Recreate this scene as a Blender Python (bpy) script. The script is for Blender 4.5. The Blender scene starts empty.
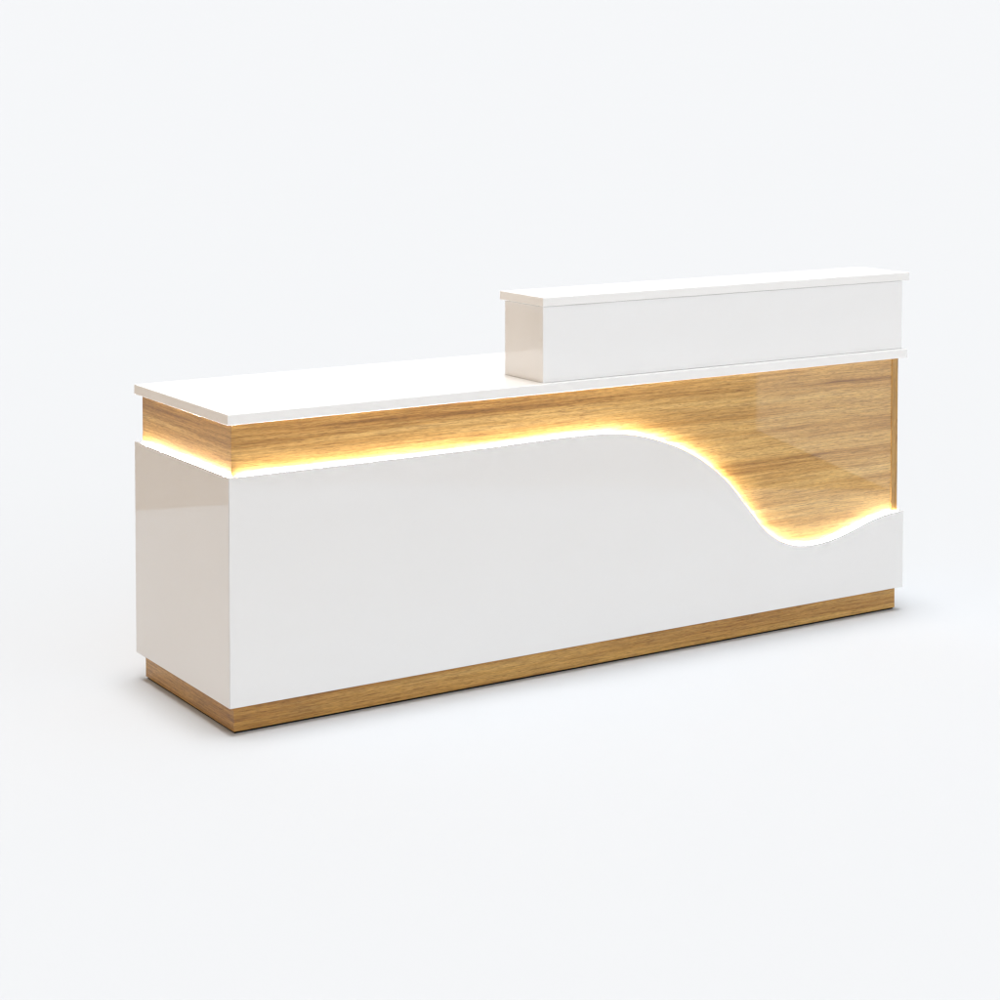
import bpy, bmesh, math
from mathutils import Vector

S = bpy.context.scene
COL = S.collection

# ------------------------------------------------------------------ helpers
def link(name, me, mat=None, parent=None):
    o = bpy.data.objects.new(name, me)
    COL.objects.link(o)
    if mat: me.materials.append(mat)
    if parent: o.parent = parent
    return o

def finish(name, bm, mat, parent=None, bevel=0.0, seg=3, ang=25, smooth=True):
    bmesh.ops.remove_doubles(bm, verts=bm.verts, dist=1e-5)
    bmesh.ops.recalc_face_normals(bm, faces=bm.faces)
    if bevel:
        es = [e for e in bm.edges if len(e.link_faces) == 2 and e.calc_face_angle(0) > math.radians(ang)]
        bmesh.ops.bevel(bm, geom=es, offset=bevel, segments=seg, profile=0.5, affect='EDGES', clamp_overlap=True)
    me = bpy.data.meshes.new(name)
    bm.to_mesh(me); bm.free()
    o = link(name, me, mat, parent)
    if smooth:
        for p in me.polygons: p.use_smooth = True
        a = o.modifiers.new('WeightedNormal', 'WEIGHTED_NORMAL'); a.keep_sharp = True; a.weight = 80
    return o

def prism(bm, poly, z0, z1):
    lo = [bm.verts.new((x, y, z0)) for x, y in poly]
    hi = [bm.verts.new((x, y, z1)) for x, y in poly]
    n = len(poly)
    bm.faces.new(lo[::-1]); bm.faces.new(hi)
    for i in range(n):
        j = (i + 1) % n
        bm.faces.new((lo[i], lo[j], hi[j], hi[i]))

def box(bm, x0, x1, y0, y1, z0, z1):
    prism(bm, [(x0, y0), (x1, y0), (x1, y1), (x0, y1)], z0, z1)

def tag(o, label, cat=None, kind=None):
    o['label'] = label
    if cat: o['category'] = cat
    if kind: o['kind'] = kind

# ------------------------------------------------------------------ materials
def mat(name):
    m = bpy.data.materials.new(name); m.use_nodes = True
    nt = m.node_tree
    return m, nt, nt.nodes['Principled BSDF']

def N(nt, t, **kw):
    n = nt.nodes.new(t)
    for k, v in kw.items(): setattr(n, k, v)
    return n

def ramp(nt, stops, interp='LINEAR'):
    r = N(nt, 'ShaderNodeValToRGB'); cr = r.color_ramp; cr.interpolation = interp
    while len(cr.elements) < len(stops): cr.elements.new(0.5)
    for e, (p, c) in zip(cr.elements, stops):
        e.position = p; e.color = (*c, 1) if len(c) == 3 else c
    return r

def math_(nt, op, a, b=None, clamp=False):
    n = N(nt, 'ShaderNodeMath', operation=op); n.use_clamp = clamp
    for i, v in enumerate((a, b)):
        if v is None: continue
        if isinstance(v, (int, float)): n.inputs[i].default_value = v
        else: nt.links.new(v, n.inputs[i])
    return n.outputs[0]

def gloss_white(name, col, rough=0.06, ior=1.58, coat=0.0):
    m, nt, b = mat(name)
    b.inputs['Base Color'].default_value = (*col, 1)
    b.inputs['IOR'].default_value = ior
    b.inputs['Coat Weight'].default_value = coat; b.inputs['Coat IOR'].default_value = 1.9; b.inputs['Coat Roughness'].default_value = .02
    tc = N(nt, 'ShaderNodeTexCoord')
    # faint unevenness of the lacquer: gloss and a slow ripple of the surface
    n1 = N(nt, 'ShaderNodeTexNoise'); n1.inputs['Scale'].default_value = 6; n1.inputs['Detail'].default_value = 4
    nt.links.new(tc.outputs['Object'], n1.inputs['Vector'])
    mr = N(nt, 'ShaderNodeMapRange'); mr.inputs['To Min'].default_value = rough * .7; mr.inputs['To Max'].default_value = rough * 1.5
    nt.links.new(n1.outputs['Fac'], mr.inputs['Value']); nt.links.new(mr.outputs[0], b.inputs['Roughness'])
    n2 = N(nt, 'ShaderNodeTexNoise'); n2.inputs['Scale'].default_value = 3.5; n2.inputs['Detail'].default_value = 1
    nt.links.new(tc.outputs['Object'], n2.inputs['Vector'])
    bp = N(nt, 'ShaderNodeBump'); bp.inputs['Strength'].default_value = .06; bp.inputs['Distance'].default_value = .01
    nt.links.new(n2.outputs['Fac'], bp.inputs['Height']); nt.links.new(bp.outputs[0], b.inputs['Normal'])
    return m

def wood(name, vertical=False, tone=(1, 1, 1), coat=1.0, seed=0.0):
    m, nt, b = mat(name)
    L = nt.links
    tc = N(nt, 'ShaderNodeTexCoord'); sp = N(nt, 'ShaderNodeSeparateXYZ')
    L.new(tc.outputs['Object'], sp.inputs[0])
    along = math_(nt, 'ADD', sp.outputs['X'], sp.outputs['Y'])
    across = sp.outputs['Z']
    if vertical: along, across = across, along
    # a slight lean and slow waviness of the grain
    wv = N(nt, 'ShaderNodeTexNoise'); wv.noise_dimensions = '1D'
    wv.inputs['Scale'].default_value = 1.6; wv.inputs['Detail'].default_value = 2
    L.new(along, wv.inputs['W'])
    acr = math_(nt, 'ADD', across, math_(nt, 'MULTIPLY', math_(nt, 'SUBTRACT', wv.outputs['Fac'], .5), .014))

    def vec(su, sv, off):
        c = N(nt, 'ShaderNodeCombineXYZ')
        L.new(math_(nt, 'MULTIPLY', along, su), c.inputs[0])
        L.new(math_(nt, 'MULTIPLY', acr, sv), c.inputs[1])
        c.inputs[2].default_value = off + seed
        return c.outputs[0]

    def noise(su, sv, off, det=3, rough=.55, dist=0.0):
        n = N(nt, 'ShaderNodeTexNoise'); n.inputs['Scale'].default_value = 1
        n.inputs['Detail'].default_value = det; n.inputs['Roughness'].default_value = rough
        n.inputs['Distortion'].default_value = dist
        L.new(vec(su, sv, off), n.inputs['Vector']); return n.outputs['Fac']

    broad = noise(.65, 21, 1.3, 2, .5, .0)        # wide light and dark figure
    mid = noise(1.8, 90, 4.1, 3, .6, .0)           # growth lines
    fine = noise(10, 210, 7.7, 3, .65)
    speck = noise(45, 330, 9.1, 2, .6)              # fibres
    pore = noise(26, 330, 2.2, 2, .5)              # short dark pores
    f = math_(nt, 'ADD', math_(nt, 'MULTIPLY', broad, .62), math_(nt, 'MULTIPLY', mid, .38))
    r = ramp(nt, [(.33, (.29, .125, .020)), (.43, (.47, .24, .050)), (.52, (.60, .345, .092)), (.66, (.70, .445, .15))])
    L.new(f, r.inputs[0])
    mx = N(nt, 'ShaderNodeMixRGB', blend_type='MULTIPLY'); mx.inputs['Fac'].default_value = .65
    rf = ramp(nt, [(.32, (.50, .43, .34)), (.48, (.90, .88, .84)), (.64, (1.15, 1.15, 1.14))])
    L.new(fine, rf.inputs[0]); L.new(r.outputs[0], mx.inputs[1]); L.new(rf.outputs[0], mx.inputs[2])
    mp = N(nt, 'ShaderNodeMixRGB', blend_type='MULTIPLY'); mp.inputs['Fac'].default_value = .8
    rp = ramp(nt, [(.30, (.55, .46, .38)), (.39, (1, 1, 1))])
    L.new(pore, rp.inputs[0]); L.new(mx.outputs[0], mp.inputs[1]); L.new(rp.outputs[0], mp.inputs[2])
    ms = N(nt, 'ShaderNodeMixRGB', blend_type='MULTIPLY'); ms.inputs['Fac'].default_value = 1
    rs = ramp(nt, [(.3, (.78, .75, .70)), (.5, (1, 1, 1)), (.7, (1.13, 1.14, 1.17))])
    L.new(speck, rs.inputs[0]); L.new(mp.outputs[0], ms.inputs[1]); L.new(rs.outputs[0], ms.inputs[2])
    tn = N(nt, 'ShaderNodeMixRGB', blend_type='MULTIPLY'); tn.inputs['Fac'].default_value = 1
    tn.inputs[2].default_value = (*tone, 1)
    L.new(ms.outputs[0], tn.inputs[1])
    L.new(tn.outputs[0], b.inputs['Base Color'])
    b.inputs['Roughness'].default_value = .45
    b.inputs['IOR'].default_value = 1.4
    b.inputs['Coat Weight'].default_value = coat
    b.inputs['Coat IOR'].default_value = 1.78
    b.inputs['Coat Roughness'].default_value = .03
    bp = N(nt, 'ShaderNodeBump'); bp.inputs['Strength'].default_value = .12; bp.inputs['Distance'].default_value = .0006
    L.new(fine, bp.inputs['Height']); L.new(bp.outputs[0], b.inputs['Normal'])
    return m

M_white = gloss_white('white_gloss_lacquer', (.785, .78, .775), .035)
M_top = gloss_white('white_worktop', (.88, .88, .878), .05)
M_shelf = gloss_white('white_lacquer_brightened', (.86, .865, .87), .04, coat=1.0)  # front-panel white made lighter, standing in for stronger light on the shelf
M_wood = wood('oak_veneer', tone=(.985, .99, 1.0))
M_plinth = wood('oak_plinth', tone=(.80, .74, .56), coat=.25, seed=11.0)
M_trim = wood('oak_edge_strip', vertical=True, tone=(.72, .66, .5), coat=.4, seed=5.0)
m, nt, b = mat('shadow_gap_black'); M_black = m
b.inputs['Base Color'].default_value = (.012, .012, .012, 1); b.inputs['Roughness'].default_value = .7
m, nt, b = mat('warm_led'); M_led = m
b.inputs['Base Color'].default_value = (.9, .85, .7, 1)
LED = 225.0
b.inputs['Emission Color'].default_value = (1.0, .93, .93, 1)
b.inputs['Emission Strength'].default_value = LED

def floor_mat(name, col, rough):
    m, nt, b = mat(name)
    tc = N(nt, 'ShaderNodeTexCoord'); n = N(nt, 'ShaderNodeTexNoise')
    n.inputs['Scale'].default_value = 1.2; n.inputs['Detail'].default_value = 6
    nt.links.new(tc.outputs['Object'], n.inputs['Vector'])
    r = ramp(nt, [(.3, tuple(c * .999 for c in col)), (.7, tuple(min(1, c * 1.001) for c in col))])
    nt.links.new(n.outputs['Fac'], r.inputs[0]); nt.links.new(r.outputs[0], b.inputs['Base Color'])
    b.inputs['Roughness'].default_value = rough
    b.inputs['Specular IOR Level'].default_value = 0.0
    return m
M_paper = floor_mat('white_studio_paper', (.5712, .5915, .6165), 1.0)
M_reflection_floor = floor_mat('grey_reflection_floor', (.36, .295, .23), .8)

# ------------------------------------------------------------------ dimensions (metres)
L, D = 2.5274, .6707
ZB, ZT = .0794, .7258            # lower white cladding
ZC1, ZC2 = .8706, .900           # worktop
PT = .0112                       # cladding panel thickness
W, WR, WD = .0168, .0184, .6486  # oak body inset
ZEND = .3445

WAVE = [(0, .7258), (.2197, .7258), (.5432, .7264), (.8165, .7274), (.9583, .7296), (1.0524, .7312), (1.1037, .7318),
        (1.1778, .7316), (1.2528, .7296), (1.3136, .7255), (1.3673, .7178), (1.4449, .6990), (1.5236, .6720), (1.6034, .6368),
        (1.6478, .6115), (1.6966, .5780), (1.7624, .5225), (1.825, .4530), (1.8798, .3875), (1.918, .3470), (1.9649, .3140),
        (2.0207, .2895), (2.0787, .2785), (2.1459, .2772), (2.2235, .2866), (2.302, .3045), (2.38, .3268), (2.44, .3392), (2.49, .3440), (2.5274, .3447)]

def spline(pts):                   # natural cubic spline
    xs = [p[0] for p in pts]; ys = [p[1] for p in pts]; n = len(xs)
    h = [xs[i + 1] - xs[i] for i in range(n - 1)]
    al = [0] + [3 * ((ys[i + 1] - ys[i]) / h[i] - (ys[i] - ys[i - 1]) / h[i - 1]) for i in range(1, n - 1)]
    l = [1] * n; mu = [0] * n; z = [0] * n; c = [0] * n
    for i in range(1, n - 1):
        l[i] = 2 * (xs[i + 1] - xs[i - 1]) - h[i - 1] * mu[i - 1]
        mu[i] = h[i] / l[i]; z[i] = (al[i] - h[i - 1] * z[i - 1]) / l[i]
    for j in range(n - 2, -1, -1): c[j] = z[j] - mu[j] * c[j + 1]
    def f(x):
        x = min(max(x, xs[0]), xs[-1]); i = 0
        while i < n - 2 and x > xs[i + 1]: i += 1
        b_ = (ys[i + 1] - ys[i]) / h[i] - h[i] * (c[i + 1] + 2 * c[i]) / 3
        d = (c[i + 1] - c[i]) / (3 * h[i]); t = x - xs[i]
        return ys[i] + b_ * t + c[i] * t * t + d * t**3
    return f
_f = spline(WAVE)
def wave(x):                       # lightly smoothed outline of the wave
    return sum(_f(x + k * .018) * w for k, w in ((-2, .12), (-1, .23), (0, .30), (1, .23), (2, .12)))

NS = 150
XS = [L * i / NS for i in range(NS + 1)]

# ------------------------------------------------------------------ the desk
desk = bpy.data.objects.new('reception_desk', None); COL.objects.link(desk)
desk.empty_display_size = .3
tag(desk, 'white gloss reception desk with raised shelf, oak panels and a glowing wave-shaped front', 'reception desk')

# recessed base under the plinth, black to stand in for the shadow gap
bm = bmesh.new(); box(bm, .027, L - .0215, .027, .645, 0, .008)
finish('base', bm, M_black, desk)

# oak plinth
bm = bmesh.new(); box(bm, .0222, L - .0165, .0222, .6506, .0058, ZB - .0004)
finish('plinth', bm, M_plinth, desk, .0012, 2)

# oak body behind the cladding
bm = bmesh.new(); box(bm, W, L - WR, W, WD, ZB + .0004, ZC1 - .0004)
finish('oak_body', bm, M_wood, desk, .0012, 2)

# vertical oak strip closing the right end of the oak front
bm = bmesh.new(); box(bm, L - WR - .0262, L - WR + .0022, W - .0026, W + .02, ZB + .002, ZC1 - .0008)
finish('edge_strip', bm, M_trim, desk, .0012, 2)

# white front panel with the wave-cut upper edge, mitred at the left end
def strip_mesh(xs, y0, y1, zlo, ztop, mitre=0.0, fall=0.0):
    bm = bmesh.new(); rings = []
    n = len(xs)
    for i, x in enumerate(xs):
        x0 = x1 = x
        if i == 0: x1 = x + mitre
        r = [bm.verts.new((x0, y0, zlo(x))), bm.verts.new((x1, y1, zlo(x))),
             bm.verts.new((x1, y1, ztop(x) - fall)), bm.verts.new((x0, y0, ztop(x)))]
        rings.append(r)
    for a, b_ in zip(rings, rings[1:]):
        for k in range(4):
            bm.faces.new((a[k], b_[k], b_[(k + 1) % 4], a[(k + 1) % 4]))
    bm.faces.new(rings[0]); bm.faces.new(rings[-1][::-1])
    return bm
XS2 = [0.0003] + [x for x in XS if x > .013]
bm = strip_mesh(XS2, 0, PT, lambda x: ZB, wave, PT, .0035)
finish('front_panel', bm, M_white, desk, .0018, 3)

# white end panels
bm = bmesh.new(); prism(bm, [(0, .0003), (PT, PT + .0003), (PT, D), (0, D)], ZB, ZT)
for v in bm.verts:
    if v.co.z > ZT - .001 and v.co.x > PT - .001: v.co.z -= .0035
finish('side_panel', bm, M_white, desk, .0013, 2)
bm = bmesh.new(); box(bm, L - PT, L, PT + .0004, D, ZB, ZEND)
finish('side_panel', bm, M_white, desk, .0013, 2)

# unseen fillers added under the light strips to stop light leaking onto the floor
bm = strip_mesh([x for x in XS if .0175 < x < L - .003], PT + .0002, W - .0002, lambda x: ZB + .001, lambda x: wave(x) - .0125)
finish('light_leak_filler', bm, M_white, desk, 0, smooth=False)
bm = bmesh.new(); box(bm, PT + .0002, W - .0002, PT + .001, WD - .002, ZB + .001, ZT - .0125)
finish('light_leak_filler', bm, M_white, desk, 0, smooth=False)

# warm light strips lying in the gap behind the cladding edges
g0, g1 = PT + .0003, W - .0003
bm = strip_mesh([x for x in XS if .02 < x < L - .006], g0, g1, lambda x: wave(x) - .012, lambda x: wave(x) - .0022)
finish('light_strip', bm, M_led, desk, 0, smooth=False)
bm = bmesh.new(); box(bm, g0, g1, W + .001, WD - .004, ZT - .012, ZT - .0022)
finish('light_strip', bm, M_led, desk, 0, smooth=False)

# worktop
bm = bmesh.new(); box(bm, -.0027, L + .0086, -.0027, .6649, ZC1, ZC2)
finish('worktop', bm, M_top, desk, .0012, 2)

# raised transaction shelf: a hollow-backed upstand with its own top
RX, RXR, RY, RD, ZR, ZR1 = 1.0542, 2.5330, .0203, .2342, 1.1352, 1.1622
shelf = None
bm = bmesh.new(); box(bm, RX, RXR, RY, RD, ZC2 + .0003, ZR - .0032)
shelf = finish('raised_shelf', bm, M_shelf, desk, .0013, 2)
bm = bmesh.new(); box(bm, RX + .005, RXR - .005, RY + .005, RD - .005, ZR - .0031, ZR - .0002)
finish('shadow_gap_block', bm, M_shelf, shelf, 0, smooth=False)  # recessed block added to give the shadow line under the shelf top
bm = bmesh.new()
prism(bm, [(RX - .0124, 0.0006), (RXR + .0135, 0.0006), (RXR + .0135, .2442), (RX - .0124, .2442)], ZR, ZR1)
finish('shelf_top', bm, M_top, shelf, .0016, 3)

# ------------------------------------------------------------------ ground
def sheet(name, pts, z, m, label):
    bm = bmesh.new(); bm.faces.new([bm.verts.new((x, y, z)) for x, y in pts])
    o = finish(name, bm, m, None, smooth=False)
    if o.data.polygons[0].normal.z < 0: o.data.flip_normals()
    tag(o, label, None, 'structure'); return o
# the white sweep: flat round the desk, then rising very gently far behind it
CX, CY, FX, FY, RXV, RYV = -2.36, -5.10, .537, .8435, .8435, -.537
def at(d, l): return (CX + d * FX + l * RXV, CY + d * FY + l * RYV)
paper = [(-2.4, -1.4), (-.9, -3.2), (1.3, -3.35), (3.9, -1.49), (4.21, -2.44), (4.39, -2.99), (5.64, -4.5), (4.3, -5.0), (4.3, -8), (20, -14),  # out-of-view wing and edges shaped for reflections in the oak and lacquer
         *[at(14, -5.597 * (1 - q) + 15 * q) for q in (1, .8, .6, .4, .2, 0)], (.2, 5.2), (-.45, 3.04), (-2.3, 2.54)]
bm = bmesh.new()
bm.faces.new([bm.verts.new((x, y, 0)) for x, y in paper])
rows = []
for k in range(61):
    d = 14 + k
    z = .0015 * (d - 14) ** 2
    rows.append([bm.verts.new((*at(d, (-5.597 - 1.9 * min(d - 14, 10) - .9 * max(d - 24, 0)) * (1 - q) + (15 + (d - 14) * .9) * q), z)) for q in (0, .2, .4, .6, .8, 1)])
for a, b_ in zip(rows, rows[1:]):
    for q in range(5): bm.faces.new((a[q], a[q + 1], b_[q + 1], b_[q]))
o = finish('floor', bm, M_paper, None, smooth=False)
for p in o.data.polygons: p.use_smooth = True
if o.data.polygons[0].normal.z < 0: o.data.flip_normals()
tag(o, 'seamless white studio floor under the desk', None, 'structure')
sheet('reflection_floor', [(-40, -40), (40, -40), (20, -16), (12, 10), (3, 10), (-40, 60)], -.004, M_reflection_floor, 'unseen warm grey floor added around the white sheet for reflections')  # out-of-view floor added for dark reflections and warm bounce on the desk

# ------------------------------------------------------------------ studio light (world)
w = bpy.data.worlds.new('World'); S.world = w; w.use_nodes = True
nt = w.node_tree; Lk = nt.links
bg = nt.nodes['Background']
tc = N(nt, 'ShaderNodeTexCoord')
def dot(v):
    n = N(nt, 'ShaderNodeVectorMath', operation='DOT_PRODUCT'); n.inputs[1].default_value = v
    Lk.new(tc.outputs['Generated'], n.inputs[0]); return n.outputs['Value']
def smooth(val, a, b_):
    n = N(nt, 'ShaderNodeMapRange', interpolation_type='SMOOTHSTEP')
    n.inputs['From Min'].default_value = a; n.inputs['From Max'].default_value = b_
    Lk.new(val, n.inputs['Value']); return n.outputs[0]
def mix(f, c1, c2):
    n = N(nt, 'ShaderNodeMixRGB'); Lk.new(f, n.inputs[0])
    for i, c in ((1, c1), (2, c2)):
        if isinstance(c, tuple): n.inputs[i].default_value = (*c, 1)
        else: Lk.new(c, n.inputs[i])
    return n.outputs[0]
BGC = (.921, .930, .946)
el = dot((0, 0, 1))
midback = mix(smooth(dot((1, 0, 0)), .3, .9), (.73, .74, .75), (.50, .51, .52))
back = mix(smooth(el, .12, .5), BGC, midback)
frontw = mix(smooth(el, .25, .6), (1.52, 1.55, 1.58), (.60, .61, .62))             # low bright band added to light the desk front
dome = mix(smooth(dot((-.13, -.99, 0)), -.1, .5), back, frontw)      # added front glow blended into the world behind the camera
warm = mix(smooth(dot((-.9, .43, 0)), .22, .62), dome, (.53, .335, .15))       # dim warm side of the studio, left
top = mix(smooth(el, .980, .994), warm, (36.5, 36.6, 36.6))           # bright cap added overhead in the world for tight contact shadows
Lk.new(top, bg.inputs['Color']); bg.inputs['Strength'].default_value = 1.0
w.cycles.sampling_method = 'MANUAL'; w.cycles.sample_map_resolution = 1024

# ------------------------------------------------------------------ camera
cam = bpy.data.cameras.new('camera'); co = bpy.data.objects.new('camera', cam); COL.objects.link(co)
co.location = (-2.36182, -5.10053, 1.83221)
co.rotation_euler = (math.pi / 2 - .0426092, 0, -.5671444)
cam.sensor_width = 36; cam.lens = 36 * 2.03669
cam.shift_y = -(500 - 162.859) / 1000
cam.clip_start = .05; cam.clip_end = 9000
S.camera = co

# ------------------------------------------------------------------ render settings
S.view_settings.view_transform = 'Standard'
S.view_settings.look = 'None'
S.view_settings.exposure = 0; S.view_settings.gamma = 1
S.cycles.max_bounces = 10; S.cycles.diffuse_bounces = 5
S.cycles.use_denoising = True
S.cycles.sample_clamp_indirect = 8
S.cycles.filter_width = 1.3
